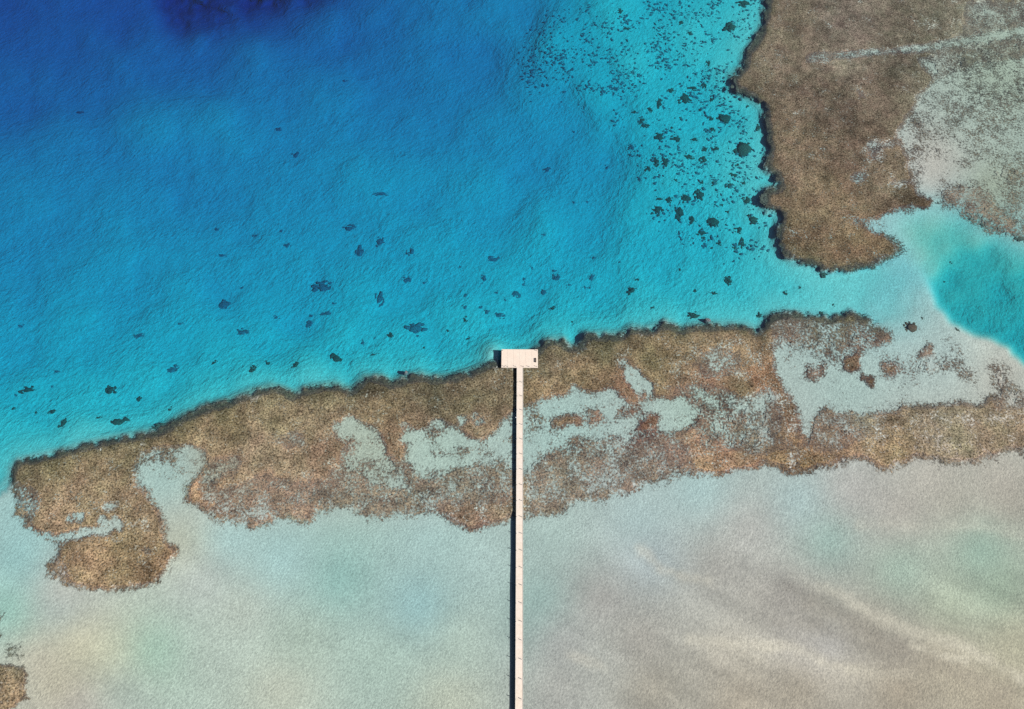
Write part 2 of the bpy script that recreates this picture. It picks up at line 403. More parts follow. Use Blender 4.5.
# ridges of cleaner sand on the flat
for pts, wd, amt in (([(785, 572), (812, 584), (850, 600), (880, 618), (910, 630), (960, 646), (1020, 676), (1100, 720)], 7, .30),
                     ([(898, 633), (912, 645), (940, 655), (965, 660)], 4, .30), ([(640, 548), (662, 568), (685, 578), (710, 580)], 7, .22),
                     ([(570, 655), (590, 662), (606, 670)], 6, .18), ([(690, 640), (740, 645), (790, 645), (830, 665), (870, 672), (910, 676)], 7, .2),
                     ([(860, 524), (930, 527), (975, 525), (1040, 540)], 6, .12), ([(720, 640), (735, 652), (760, 662)], 5, .1)):
    d = coarse(lambda a, b: seg_dist(a, b, pts), 3 if False else 4)
    g = np.exp(-((d + 1.5 * fbm(12, 3)) / (.8 * wd)) ** 2) * np.minimum(amt * 1.7, .55) * np.clip(1 + .15 * fbm(16, 3), .5, 1.3)
    g = g * (sstep(775, 860, UU) if pts[0] == (785, 572) else 1)
    col = col * (1 - g[..., None]) + g[..., None] * lin((206, 204, 188))
for pts, wd, amt in (([(790, 588), (830, 612), (880, 640), (930, 660), (1000, 690)], 9, .28), ([(780, 620), (850, 640), (890, 650)], 6, .16)):
    d = coarse(lambda a, b: seg_dist(a, b, pts))
    g = np.exp(-((d + 3 * fbm(14, 3)) / wd) ** 2) * amt
    col = col * (1 - g[..., None]) + g[..., None] * lin((150, 145, 133))
col = col * (1 + (sstep(560, 800, UU) * sstep(560, 690, VV))[..., None] * np.array([.035, .0, -.05]))
SAND = col / SUNK / np.exp(-ABS * PATH * np.maximum(d_here, 0.1))
ang_ = math.radians(27)
ru_ = (UU * math.cos(ang_) + VV * math.sin(ang_)) / 6.0
rv_ = (-UU * math.sin(ang_) + VV * math.cos(ang_))
big_ = fbm(22, 4)
bands = big_[np.clip(np.mod(rv_ + 300, NV - 1), 0, NV - 1).astype(int), np.clip(ru_ + 200, 0, NU - 1).astype(int)]
bands = blur(bands, 2) * sstep(480, 560, VV - .10 * (UU - 500)) * (.35 + .65 * sstep(480, 700, UU))
SAND = SAND * (1 + .075 * bands + 0.02 * fbm(18, 4))[..., None]
white = np.array([.83, .855, .77])
wh = np.maximum(deep_m * sstep(0, 6, dist_edge) * sstep(.7, 2.0, D_open), pool_soft)[..., None]
poolc = np.array([.50, .64, .53])
SANDC = SAND * (1 - wh) + (white * (1 - pool_soft[..., None]) + poolc * pool_soft[..., None]) * wh
# weed and rubble darken the deepest bed
drk = np.clip(navy * .55 + .10 * navy * fbm(14, 4), 0, .8)[..., None]
SANDC = SANDC * (1 - drk) + drk * np.array([.3, .13, .36])
SANDC = np.clip(SANDC, 0.02, 0.98)

REEFS = [(780, 30, (112, 98, 82)), (850, 20, (118, 104, 94)), (830, 100, (110, 92, 78)), (880, 90, (106, 90, 76)), (860, 150, (112, 90, 75)), (800, 150, (118, 98, 78)), (830, 200, (128, 105, 80)),
         (850, 245, (122, 98, 72)), (800, 240, (112, 92, 68)), (890, 180, (122, 104, 84)), (880, 245, (118, 94, 68)), (900, 60, (105, 95, 82)), (960, 20, (110, 105, 90)), (980, 70, (105, 105, 85)), (930, 80, (100, 95, 78)),
         (960, 205, (135, 118, 98)), (1000, 215, (140, 125, 102)), (1000, 180, (110, 105, 80)), (920, 202, (75, 60, 45)), (850, 60, (125, 112, 98)),
         (60, 465, (120, 105, 72)), (30, 480, (125, 110, 80)), (80, 490, (148, 122, 92)), (50, 510, (155, 125, 95)), (120, 500, (138, 115, 85)), (110, 560, (150, 122, 86)), (150, 560, (140, 112, 78)), (90, 575, (152, 122, 88)), (150, 520, (145, 120, 90)),
         (130, 450, (115, 100, 72)), (180, 435, (112, 98, 68)), (230, 425, (120, 104, 72)), (190, 495, (165, 128, 95)), (210, 450, (150, 122, 92)), (260, 450, (158, 132, 104)), (270, 490, (150, 122, 96)), (280, 420, (135, 118, 86)), (320, 400, (112, 100, 72)),
         (330, 450, (145, 112, 88)), (320, 430, (150, 125, 96)), (300, 500, (152, 126, 100)), (375, 385, (90, 78, 58)), (380, 410, (138, 116, 84)), (430, 395, (100, 88, 66)), (470, 400, (112, 98, 72)), (395, 440, (132, 102, 78)), (360, 500, (145, 128, 102)), (470, 515, (140, 112, 90)), (460, 490, (145, 132, 108)), (400, 500, (148, 130, 104)), (500, 390, (118, 100, 76)), (480, 425, (135, 112, 86)),
         (545, 365, (110, 96, 72)), (540, 395, (145, 120, 84)), (590, 375, (135, 108, 78)), (630, 395, (135, 100, 75)), (565, 420, (128, 100, 76)), (645, 428, (118, 80, 62)), (600, 350, (100, 90, 64)), (660, 360, (135, 118, 82)), (700, 350, (135, 115, 84)), (740, 360, (130, 108, 80)), (760, 375, (142, 102, 72)),
         (700, 375, (138, 105, 82)), (740, 395, (110, 90, 65)), (560, 480, (150, 135, 110)), (620, 470, (145, 125, 105)), (650, 460, (140, 118, 98)), (720, 462, (160, 122, 90)), (780, 455, (130, 100, 70)), (790, 410, (115, 88, 66)), (760, 430, (140, 122, 98)),
         (790, 325, (120, 100, 80)), (830, 335, (110, 104, 78)), (850, 362, (128, 100, 78)), (815, 372, (130, 102, 82)), (868, 381, (95, 72, 52)), (892, 368, (130, 100, 80)), (925, 350, (135, 115, 95)), (935, 365, (125, 105, 85)), (1000, 380, (125, 105, 82)), (850, 440, (150, 118, 90)), (890, 455, (150, 122, 88)), (950, 430, (140, 125, 100)), (1000, 430, (140, 120, 95)), (940, 415, (130, 118, 95)), (860, 420, (142, 130, 105)), (800, 470, (125, 95, 62)), (0, 690, (160, 132, 98)), (20, 650, (110, 110, 90))]
rcol = interp([(a, b, lin(c)) for a, b, c in REEFS], power=3.2, soft=9) / 1.16 * np.array([.96, 1.06, 1.12])
rcol = (rcol * .74 + rcol.mean(-1, keepdims=True) * .26) * np.array([1.16, 1.11, 1.03])
rcol = rcol * (1 + .14 * fbm(9, 3) + .10 * fbm(30, 3))[..., None]
ro = np.clip(OUTER * (1.0 + .25 * fbm(6, 3)), 0, 1)[..., None] * .80
d_sub = (DEPTH * (DEPTH < 1.2) + 1.2 * (DEPTH >= 1.2)) * (1 - sstep(.62, .92, blur(COVER, 2))) * (1 - deep_m)
rcol = rcol / np.exp(-ABS * PATH * np.minimum(d_sub, .8)[..., None]) * (1 + .12 * (d_sub > .02))[..., None]
REEFC = np.clip(rcol * (1 - ro) + ro * np.array([.070, .076, .050]), .012, .5)


def samp(field, u, v):
    u = np.clip(np.asarray(u, float), U0, U1) - U0
    v = np.clip(np.asarray(v, float), V0, V1) - V0
    ui = np.minimum(u.astype(int), NU - 2)
    vi = np.minimum(v.astype(int), NV - 2)
    fu = u - ui
    fv = v - vi
    if field.ndim == 3:
        fu = fu[..., None]
        fv = fv[..., None]
    return (field[vi, ui] * (1 - fu) + field[vi, ui + 1] * fu) * (1 - fv) + (field[vi + 1, ui] * (1 - fu) + field[vi + 1, ui + 1] * fu) * fv


# ------------------------------------------------------------------ materials
def new_mat(name):
    m = bpy.data.materials.new(name)
    m.use_nodes = True
    nt = m.node_tree
    nt.nodes.clear()
    return m, nt


def N(nt, t, **kw):
    n = nt.nodes.new(t)
    for a, b in kw.items():
        if a in n.inputs.keys() if isinstance(a, str) else False:
            n.inputs[a].default_value = b
        else:
            setattr(n, a, b)
    return n


def L(nt, a, b):
    nt.links.new(a, b)


def noise(nt, vec, scale, detail=2.0, rough=0.5, dist=0.0):
    n = nt.nodes.new('ShaderNodeTexNoise')
    n.inputs['Scale'].default_value = scale
    n.inputs['Detail'].default_value = detail
    n.inputs['Roughness'].default_value = rough
    n.inputs['Distortion'].default_value = dist
    L(nt, vec, n.inputs['Vector'])
    return n.outputs['Fac']


def maprange(nt, val, a, b, c, d):
    n = nt.nodes.new('ShaderNodeMapRange')
    for i, x in zip((1, 2, 3, 4), (a, b, c, d)):
        n.inputs[i].default_value = x
    L(nt, val, n.inputs[0])
    return n.outputs[0]


def math2(nt, op, a, b):
    n = nt.nodes.new('ShaderNodeMath')
    n.operation = op
    for i, x in enumerate((a, b)):
        if isinstance(x, (int, float)):
            n.inputs[i].default_value = x
        else:
            L(nt, x, n.inputs[i])
    return n.outputs[0]


def vscale(nt, col_out, f):
    n = nt.nodes.new('ShaderNodeVectorMath')
    n.operation = 'SCALE'
    L(nt, col_out, n.inputs[0])
    L(nt, f, n.inputs['Scale'])
    return n.outputs[0]


def mixc(nt, fac, a, b):
    n = nt.nodes.new('ShaderNodeMix')
    n.data_type = 'RGBA'
    for i, x in ((0, fac), (6, a), (7, b)):
        if isinstance(x, (int, float)):
            n.inputs[i].default_value = x
        elif isinstance(x, tuple):
            n.inputs[i].default_value = (*x, 1)
        else:
            L(nt, x, n.inputs[i])
    return n.outputs[2]


def bump(nt, height, strength, dist, normal=None):
    n = nt.nodes.new('ShaderNodeBump')
    n.inputs['Strength'].default_value = strength
    n.inputs['Distance'].default_value = dist
    L(nt, height, n.inputs['Height'])
    if normal is not None:
        L(nt, normal, n.inputs['Normal'])
    return n.outputs['Normal']


def mapped(nt, rotz, sx, sy):
    g = nt.nodes.new('ShaderNodeNewGeometry')
    m = nt.nodes.new('ShaderNodeMapping')
    m.vector_type = 'TEXTURE'
    m.inputs['Rotation'].default_value = (0, 0, math.radians(rotz))
    m.inputs['Scale'].default_value = (sx, sy, 1)
    L(nt, g.outputs['Position'], m.inputs['Vector'])
    return m.outputs['Vector']


def attr(nt, name):
    a = nt.nodes.new('ShaderNodeAttribute')
    a.attribute_name = name
    return a


def out_diffuse(nt, color, normal, rough=1.0, spec=0.1):
    p = nt.nodes.new('ShaderNodeBsdfPrincipled')
    p.inputs['Roughness'].default_value = rough
    p.inputs['Specular IOR Level'].default_value = spec
    if isinstance(color, tuple):
        p.inputs['Base Color'].default_value = (*color, 1)
    else:
        L(nt, color, p.inputs['Base Color'])
    if normal is not None:
        L(nt, normal, p.inputs['Normal'])
    o = nt.nodes.new('ShaderNodeOutputMaterial')
    L(nt, p.outputs[0], o.inputs['Surface'])
    return p


def reef_cover(nt):
    """patchy share of coral against sand, from the surveyed cover and fine clumping"""
    pos = mapped(nt, 0, 1, 1)
    a = noise(nt, pos, 1.5, 4, .72)
    b = noise(nt, pos, .30, 3, .6)
    s = math2(nt, 'ADD', math2(nt, 'MULTIPLY', math2(nt, 'SUBTRACT', a, .5), 8.5), math2(nt, 'MULTIPLY', math2(nt, 'SUBTRACT', b, .5), 3.6))
    s = math2(nt, 'ADD', s, attr(nt, 'cover').outputs['Fac'])
    n = nt.nodes.new('ShaderNodeMapRange')
    n.interpolation_type = 'SMOOTHSTEP'
    n.inputs[1].default_value = -.9
    n.inputs[2].default_value = .9
    L(nt, s, n.inputs[0])
    return n.outputs[0]


def reef_tone(nt):
    pos = mapped(nt, 0, 1, 1)
    c = attr(nt, 'reef_color')
    fine = noise(nt, mapped(nt, 15, 1, 1), 2.1, 3, .75)
    mid = noise(nt, pos, .33, 4, .7)
    cc = vscale(nt, vscale(nt, c.outputs['Color'], maprange(nt, fine, .34, .66, .05, 1.75)), maprange(nt, mid, .3, .7, .66, 1.34))
    pk = noise(nt, mapped(nt, 30, 1, 1), 1.9, 3, .75)
    cc = mixc(nt, maprange(nt, pk, .57, .70, 0, .7), cc, (.40, .38, .30))
    tn = noise(nt, mapped(nt, 60, 1, 1), .12, 4, .65)
    tint = mixc(nt, maprange(nt, tn, .35, .65, 0, 1), (.96, 1.03, .96), (1.04, .98, .98))
    vm = nt.nodes.new('ShaderNodeVectorMath')
    vm.operation = 'MULTIPLY'
    L(nt, cc, vm.inputs[0])
    L(nt, tint, vm.inputs[1])
    return vm.outputs[0], fine, mid


def sand_tone(nt):
    c = attr(nt, 'bed_color')
    fine = noise(nt, mapped(nt, 0, 1, 1), 2.1, 3, .75)
    mid = noise(nt, mapped(nt, 0, 1, 1), .55, 3, .55)
    return vscale(nt, vscale(nt, c.outputs['Color'], maprange(nt, fine, .3, .7, .72, 1.28)), maprange(nt, mid, .25, .75, .95, 1.05)), fine


def mat_sand():
    m, nt = new_mat('rippled_sand')
    dp = attr(nt, 'bed_depth')
    sc, fine = sand_tone(nt)
    rc, rf, rm = reef_tone(nt)
    cov = reef_cover(nt)
    cc = mixc(nt, cov, sc, rc)
    # ripples of the bed: long crested in the deep, fine on the flat
    rip = noise(nt, mapped(nt, 56, 1.9, 1.2), 1.0, 3, .55)
    rip2 = noise(nt, mapped(nt, 55, .52, .44), 1.0, 2, .5)
    mx = nt.nodes.new('ShaderNodeMix')
    L(nt, maprange(nt, dp.outputs['Fac'], .9, 4.0, 0, 1), mx.inputs[0])
    L(nt, math2(nt, 'MULTIPLY', rip2, .25), mx.inputs[2])
    L(nt, math2(nt, 'ADD', rip, math2(nt, 'MULTIPLY', rip2, .30)), mx.inputs[3])
    h = math2(nt, 'ADD', mx.outputs[0], math2(nt, 'MULTIPLY', fine, .05))
    swell = noise(nt, mapped(nt, 70, 11, 4.2), 1.0, 2, .5)
    h = math2(nt, 'ADD', h, math2(nt, 'MULTIPLY', math2(nt, 'MULTIPLY', swell, .25), maprange(nt, dp.outputs['Fac'], 1.5, 5.0, 0, 1)))
    calm = noise(nt, mapped(nt, 20, 26, 11), 1.0, 3, .6)
    h = math2(nt, 'MULTIPLY', h, maprange(nt, calm, .32, .68, .55, 1.35))
    h = math2(nt, 'ADD', h, math2(nt, 'MULTIPLY', cov, .25))
    out_diffuse(nt, cc, bump(nt, h, 1.0, .5), 1.0, .05)
    return m


def mat_reef():
    m, nt = new_mat('reef_coral')
    sc, sf = sand_tone(nt)
    rc, fine, mid = reef_tone(nt)
    cov = reef_cover(nt)
    cc = mixc(nt, cov, sc, rc)
    h = math2(nt, 'ADD', math2(nt, 'MULTIPLY', fine, .25), math2(nt, 'MULTIPLY', mid, .35))
    h = math2(nt, 'ADD', h, math2(nt, 'MULTIPLY', cov, .2))
    out_diffuse(nt, cc, bump(nt, h, .8, .5), 1.0, .1)
    return m


def mat_coral(name, base, pale=.35):
    m, nt = new_mat(name)
    pos = mapped(nt, 0, 1, 1)
    fine = noise(nt, pos, 2.4, 3, .75)
    f1 = maprange(nt, fine, .28, .72, .30, 1.8)
    b = nt.nodes.new('ShaderNodeRGB')
    b.outputs[0].default_value = (*base, 1)
    cc = vscale(nt, b.outputs[0], f1)
    pk = noise(nt, mapped(nt, 30, 1, 1), 1.7, 2, .6)
    cc = mixc(nt, maprange(nt, pk, .6, .72, 0, pale), cc, (.25, .26, .2))
    nrm = bump(nt, fine, .9, .35)
    out_diffuse(nt, cc, nrm, 1.0, .1)
    return m


def mat_water():
    m, nt = new_mat('clear_seawater')
    rip = noise(nt, mapped(nt, 60, 2.2, 1.3), 1.0, 3, .55)
    rip2 = noise(nt, mapped(nt, 60, 1.1, .7), 1.0, 2, .5)
    h = math2(nt, 'ADD', rip, math2(nt, 'MULTIPLY', rip2, .22))
    nrm = bump(nt, h, 1.0, .2)
    soft = bump(nt, h, 1.0, .03)
    tr = nt.nodes.new('ShaderNodeBsdfTransparent')
    df = nt.nodes.new('ShaderNodeBsdfDiffuse')
    df.inputs['Color'].default_value = (.17, .22, .34, 1)
    L(nt, nrm, df.inputs['Normal'])
    mx = nt.nodes.new('ShaderNodeMixShader')
    mx.inputs[0].default_value = .06
    L(nt, tr.outputs[0], mx.inputs[1])
    L(nt, df.outputs[0], mx.inputs[2])
    gl = nt.nodes.new('ShaderNodeBsdfGlossy')
    gl.inputs['Roughness'].default_value = .12
    L(nt, soft, gl.inputs['Normal'])
    fr = nt.nodes.new('ShaderNodeFresnel')
    fr.inputs['IOR'].default_value = 1.33
    L(nt, soft, fr.inputs['Normal'])
    m2 = nt.nodes.new('ShaderNodeMixShader')
    L(nt, fr.outputs[0], m2.inputs[0])
    L(nt, mx.outputs[0], m2.inputs[1])
    L(nt, gl.outputs[0], m2.inputs[2])
    va = nt.nodes.new('ShaderNodeVolumeAbsorption')
    dens = float(ABS.max())
    va.inputs['Density'].default_value = dens
    va.inputs['Color'].default_value = (*(1 - ABS / dens), 1)
    o = nt.nodes.new('ShaderNodeOutputMaterial')
    L(nt, m2.outputs[0], o.inputs['Surface'])
    L(nt, va.outputs[0], o.inputs['Volume'])
    return m


def mat_deck(name, a, b, plank=True):
    m, nt = new_mat(name)
    tc = nt.nodes.new('ShaderNodeTexCoord')
    n1 = noise(nt, tc.outputs['Object'], .55, 4, .6)
    n2 = noise(nt, tc.outputs['Object'], 2.2, 4, .7)
    cc = mixc(nt, maprange(nt, n1, .3, .7, 0, 1), a, b)
    cc = vscale(nt, cc, maprange(nt, n2, .25, .75, .86, 1.08))
    if plank:
        w = nt.nodes.new('ShaderNodeTexWave')
        w.bands_direction = 'Y'
        w.inputs['Scale'].default_value = 1.6
        w.inputs['Distortion'].default_value = .1
        L(nt, tc.outputs['Object'], w.inputs['Vector'])
        cc = vscale(nt, cc, maprange(nt, w.outputs['Fac'], 0, .12, .90, 1.0))
    out_diffuse(nt, cc, bump(nt, n2, .2, .02), .85, .2)
    return m


def mat_plain(name, c, rough=.8):
    m, nt = new_mat(name)
    tc = nt.nodes.new('ShaderNodeTexCoord')
    n1 = noise(nt, tc.outputs['Object'], 4, 3, .6)
    b = nt.nodes.new('ShaderNodeRGB')
    b.outputs[0].default_value = (*c, 1)
    out_diffuse(nt, vscale(nt, b.outputs[0], maprange(nt, n1, .25, .75, .8, 1.15)), None, rough, .25)
    return m


M_SAND = mat_sand()
M_REEF = mat_reef()
M_CORAL = mat_coral('dark_coral', (.125, .135, .105), .5)
M_CORALF = mat_coral('silted_hazed_coral', (.18, .27, .31), .3)  # silt plus the water's scattered light, put into a paler, bluer base colour
M_CORALB = mat_coral('brown_coral', (.15, .105, .070), .4)
M_ROCK = mat_coral('grey_rock', (.30, .255, .26), .3)
M_WATER = mat_water()
M_DECK = mat_deck('pale_boards', (.83, .71, .58), (.87, .75, .66))
M_PLAT = mat_deck('pale_platform_boards', (.85, .74, .62), (.86, .70, .58))
M_POST = mat_plain('white_post_paint', (.72, .68, .62))
M_PILE = mat_plain('weathered_pile_timber', (.16, .12, .09))
M_DARKW = mat_plain('dark_stained_timber', (.035, .022, .018))
M_FENDER = mat_plain('white_fender_rubber', (.78, .78, .8), .5)


# ------------------------------------------------------------------ helpers
def link(o, parent=None):
    COL.objects.link(o)
    if parent is not None:
        o.parent = parent
    return o


def tag(o, label=None, cat=None, group=None, kind=None):
    if label:
        o['label'] = label
    if cat:
        o['category'] = cat
    if group:
        o['group'] = group
    if kind:
        o['kind'] = kind
    return o


def grid_mesh(name, co, quads, mat, attrs=None, smooth=True):
    me = bpy.data.meshes.new(name)
    me.vertices.add(len(co))
    me.vertices.foreach_set('co', np.ascontiguousarray(co, dtype=np.float32).ravel())
    nq = len(quads)
    me.loops.add(nq * 4)
    me.loops.foreach_set('vertex_index', np.ascontiguousarray(quads, dtype=np.int32).ravel())
    me.polygons.add(nq)
    me.polygons.foreach_set('loop_start', np.arange(0, nq * 4, 4, dtype=np.int32))
    me.polygons.foreach_set('use_smooth', np.full(nq, smooth, bool))
    me.update(calc_edges=True)
    me.validate()
    me.materials.append(mat)
    for an, (typ, data) in (attrs or {}).items():
        at = me.attributes.new(an, typ, 'POINT')
        if typ == 'FLOAT_COLOR':
            d4 = np.ones((len(co), 4), np.float32)
            d4[:, :3] = data
            at.data.foreach_set('color', d4.ravel())
        else:
            at.data.foreach_set('value', np.asarray(data, np.float32).ravel())
    return link(bpy.data.objects.new(name, me))


# ------------------------------------------------------------------ sea bed
us = np.concatenate([[-2600, -1500, -900, -550, -330, -200], np.arange(U0, U1 + 1, 2), [1230, 1360, 1600, 1950, 2600, 3700]]).astype(float)
vs = np.concatenate([[-940, -780, -600, -420, -280, -190], np.arange(V0, V1 + 1, 2), [900, 1020, 1200, 1500, 2100]]).astype(float)
gu, gv = np.meshgrid(us, vs)
dd = samp(DEPTH, gu, gv)
gx, gy = ground(gu, gv, -dd)
co = np.stack([gx, gy, -dd], -1).reshape(-1, 3)
idx = np.arange(gu.size).reshape(gu.shape)
qd = np.stack([idx[1:, :-1], idx[1:, 1:], idx[:-1, 1:], idx[:-1, :-1]], -1).reshape(-1, 4)
bed = grid_mesh('seabed', co, qd, M_SAND, {'bed_color': ('FLOAT_COLOR', samp(SANDC, gu, gv).reshape(-1, 3)), 'bed_depth': ('FLOAT', dd.reshape(-1)), 'reef_color': ('FLOAT_COLOR', samp(REEFC, gu, gv).reshape(-1, 3)), 'cover': ('FLOAT', samp(COVER_Z, gu, gv).reshape(-1))})
tag(bed, 'pale sandy sea bed, shallow flats in front and deep blue water behind', 'seabed', kind='structure')

# ------------------------------------------------------------------ water
me = bpy.data.meshes.new('water')
bm = bmesh.new()
bmesh.ops.create_cube(bm, size=1.0)
for v in bm.verts:
    v.co = Vector((v.co.x * 9000, v.co.y * 9000, -0.0 if v.co.z > 0 else -120.0))
bm.to_mesh(me)
bm.free()
me.materials.append(M_WATER)
water = link(bpy.data.objects.new('water', me))
tag(water, 'clear rippled sea water, turquoise over sand and deep blue offshore', 'sea', kind='structure')


# ------------------------------------------------------------------ reefs
def build_reef(name, region, label):
    sub = PRES & region
    rough = .10 * fbm(3.2, 2) + .07 * fbm(9, 3)
    slope = -.8 * (1 - sstep(-2, 9, dist_edge)) * sstep(1.2, 2.5, D_rim)
    solid = sstep(.62, .92, blur(COVER, 2))
    top_f = (-np.minimum(DEPTH, 1.2) + .05) * (1 - solid) + (.08 + np.maximum(rough * .5, -.05) + slope) * solid
    vi, ui = np.nonzero(sub[:-1, :-1])
    u = UU[vi, ui]
    v = VV[vi, ui]
    # corner lattice, jittered so that no straight cell sides show
    jx = .38 * (RNG.random((NV + 1, NU + 1)) - .5) * 2
    jy = .38 * (RNG.random((NV + 1, NU + 1)) - .5) * 2
    cid = np.full((NV + 1, NU + 1), -1, int)
    use = np.zeros((NV + 1, NU + 1), bool)
    for a, b in ((0, 0), (0, 1), (1, 0), (1, 1)):
        use[vi + a, ui + b] = True
    cv, cu = np.nonzero(use)
    n = len(cv)
    cid[cv, cu] = np.arange(n)
    pu = U0 + cu - .5 + jx[cv, cu]
    pv = V0 + cv - .5 + jy[cv, cu]
    dep = samp(DEPTH, pu, pv)
    top = samp(top_f, pu, pv)
    x, y = ground(pu, pv, top)
    base = np.stack([x, y, top], -1)
    colr = samp(REEFC, pu, pv)
    a = cid[vi, ui]
    b = cid[vi, ui + 1]
    c = cid[vi + 1, ui + 1]
    d = cid[vi + 1, ui]
    quads = np.stack([d, c, b, a], -1)
    # skirts down into the sand
    low = base.copy()
    low[:, 2] = np.minimum(low[:, 2] - .25, -dep - .15)
    S = np.zeros((NV + 2, NU + 2), bool)
    S[1:-1, 1:-1][:sub.shape[0] - 1, :sub.shape[1] - 1] = sub[:-1, :-1]
    sk = []
    for (dv, du, p1, p2) in ((-1, 0, b, a), (1, 0, d, c), (0, -1, a, d), (0, 1, c, b)):
        open_ = ~S[vi + 1 + dv, ui + 1 + du]
        q1, q2 = p1[open_], p2[open_]
        sk.append(np.stack([q1, q1 + n, q2 + n, q2], -1))
    quads = np.concatenate([quads] + sk)
    co = np.concatenate([base, low])
    o = grid_mesh(name, co, quads, M_REEF, {'reef_color': ('FLOAT_COLOR', np.concatenate([colr, colr])), 'bed_color': ('FLOAT_COLOR', np.tile(samp(SANDC, pu, pv), (2, 1))), 'cover': ('FLOAT', np.tile(samp(COVER_Z, pu, pv), 2))}, smooth=True)
    return tag(o, label, 'coral reef')


upper_region = (VV < 300) & (UU > 700) & ~((VV > 285) & (UU < 930))
patch_region = (VV > 605) & (UU < 120)
build_reef('coral_reef', upper_region, 'large brown coral reef in the upper right with pale sandy patches beside it')
build_reef('coral_reef', ~upper_region & ~patch_region, 'long brown fringing reef band crossed by the jetty, reaching from left to right')
build_reef('coral_reef', patch_region, 'small tan reef patch on pale flats in the bottom left corner')


# ------------------------------------------------------------------ coral heads
def head_mesh(rx, ry, h, seed, sub=3, rag=.35):
    r = random.Random(seed)
    bm = bmesh.new()
    big = max(rx, ry)
    nb = 4 if big < .8 else (10 if big < 1.4 else 24)
    if rag < .3:
        nb = 26
    for k in range(nb):
        if k == 0:
            cx = cy = 0.0
            s = .92 if rag < .2 else (.78 if rag < .3 else .5)
        else:
            an = r.uniform(0, 6.283)
            q = r.uniform(.15, 1.1)
            cx, cy = math.cos(an) * rx * q, math.sin(an) * ry * q
            s = r.uniform(.13, .36) * (1.25 if nb < 8 else 1) * (1.25 - .5 * q)
            if .2 < rag < .3:
                cx, cy = math.cos(an) * rx * (.6 + .38 * q), math.sin(an) * ry * (.6 + .38 * q)
                s *= .7
            if rag < .2:
                cx *= .3
                cy *= .3
        res = bmesh.ops.create_icosphere(bm, subdivisions=2, radius=1.0)
        ph = [r.uniform(0, 9) for _ in range(6)]
        for v in res['verts']:
            p = v.co.copy()
            an = math.atan2(p.y, p.x)
            wob = 1 + rag * (.45 * math.sin(2 * an + ph[0]) + .45 * math.sin(3 * an + ph[1]) + .4 * math.sin(5 * an + ph[2]) + .3 * math.sin(9 * an + ph[3])) * (1 - abs(p.z) * .6)
            wob += r.uniform(-.16, .16)
            z = p.z * h * s * (1 + r.uniform(-.2, .2)) if p.z > 0 else p.z * .35 * h
            v.co = Vector((cx + p.x * rx * s * wob, cy + p.y * ry * s * wob, z))
    for f in bm.faces:
        f.smooth = True
    me = bpy.data.meshes.new('coral_clump')
    bm.to_mesh(me)
    bm.free()
    return me


PXM = 0.300       # metres per pixel in the middle of the picture


def scale_at(u, v, z):
    x1, y1 = ground(u - .5, v, z)
    x2, y2 = ground(u + .5, v, z)
    x3, y3 = ground(u, v - .5, z)
    x4, y4 = ground(u, v + .5, z)
    return abs(x2 - x1), abs(y3 - y4)


HEADN = 0


def head(u, v, ru, rv, label, group=None, mat=None, tall=None, rot=0.0, rag=.35):
    global HEADN
    HEADN += 1
    dep = float(samp(DEPTH, u, v))
    sx, sy = scale_at(u, v, -dep)
    rx, ry = ru * sx, rv * sy
    h = tall if tall is not None else min(.22 + .2 * min(rx, ry), dep * .8 + .05)
    me = head_mesh(rx, ry, h, 100 + HEADN, 4 if max(ru, rv) > 6 else 3, rag)
    me.materials.append(mat or (M_CORALF if dep > 5.2 else M_CORAL))
    o = bpy.data.objects.new('coral_clump', me)
    o.location = gpt(u, v, -dep - .05)
    o.rotation_euler = (0, 0, rot)
    link(o)
    return tag(o, label, 'coral head', group)


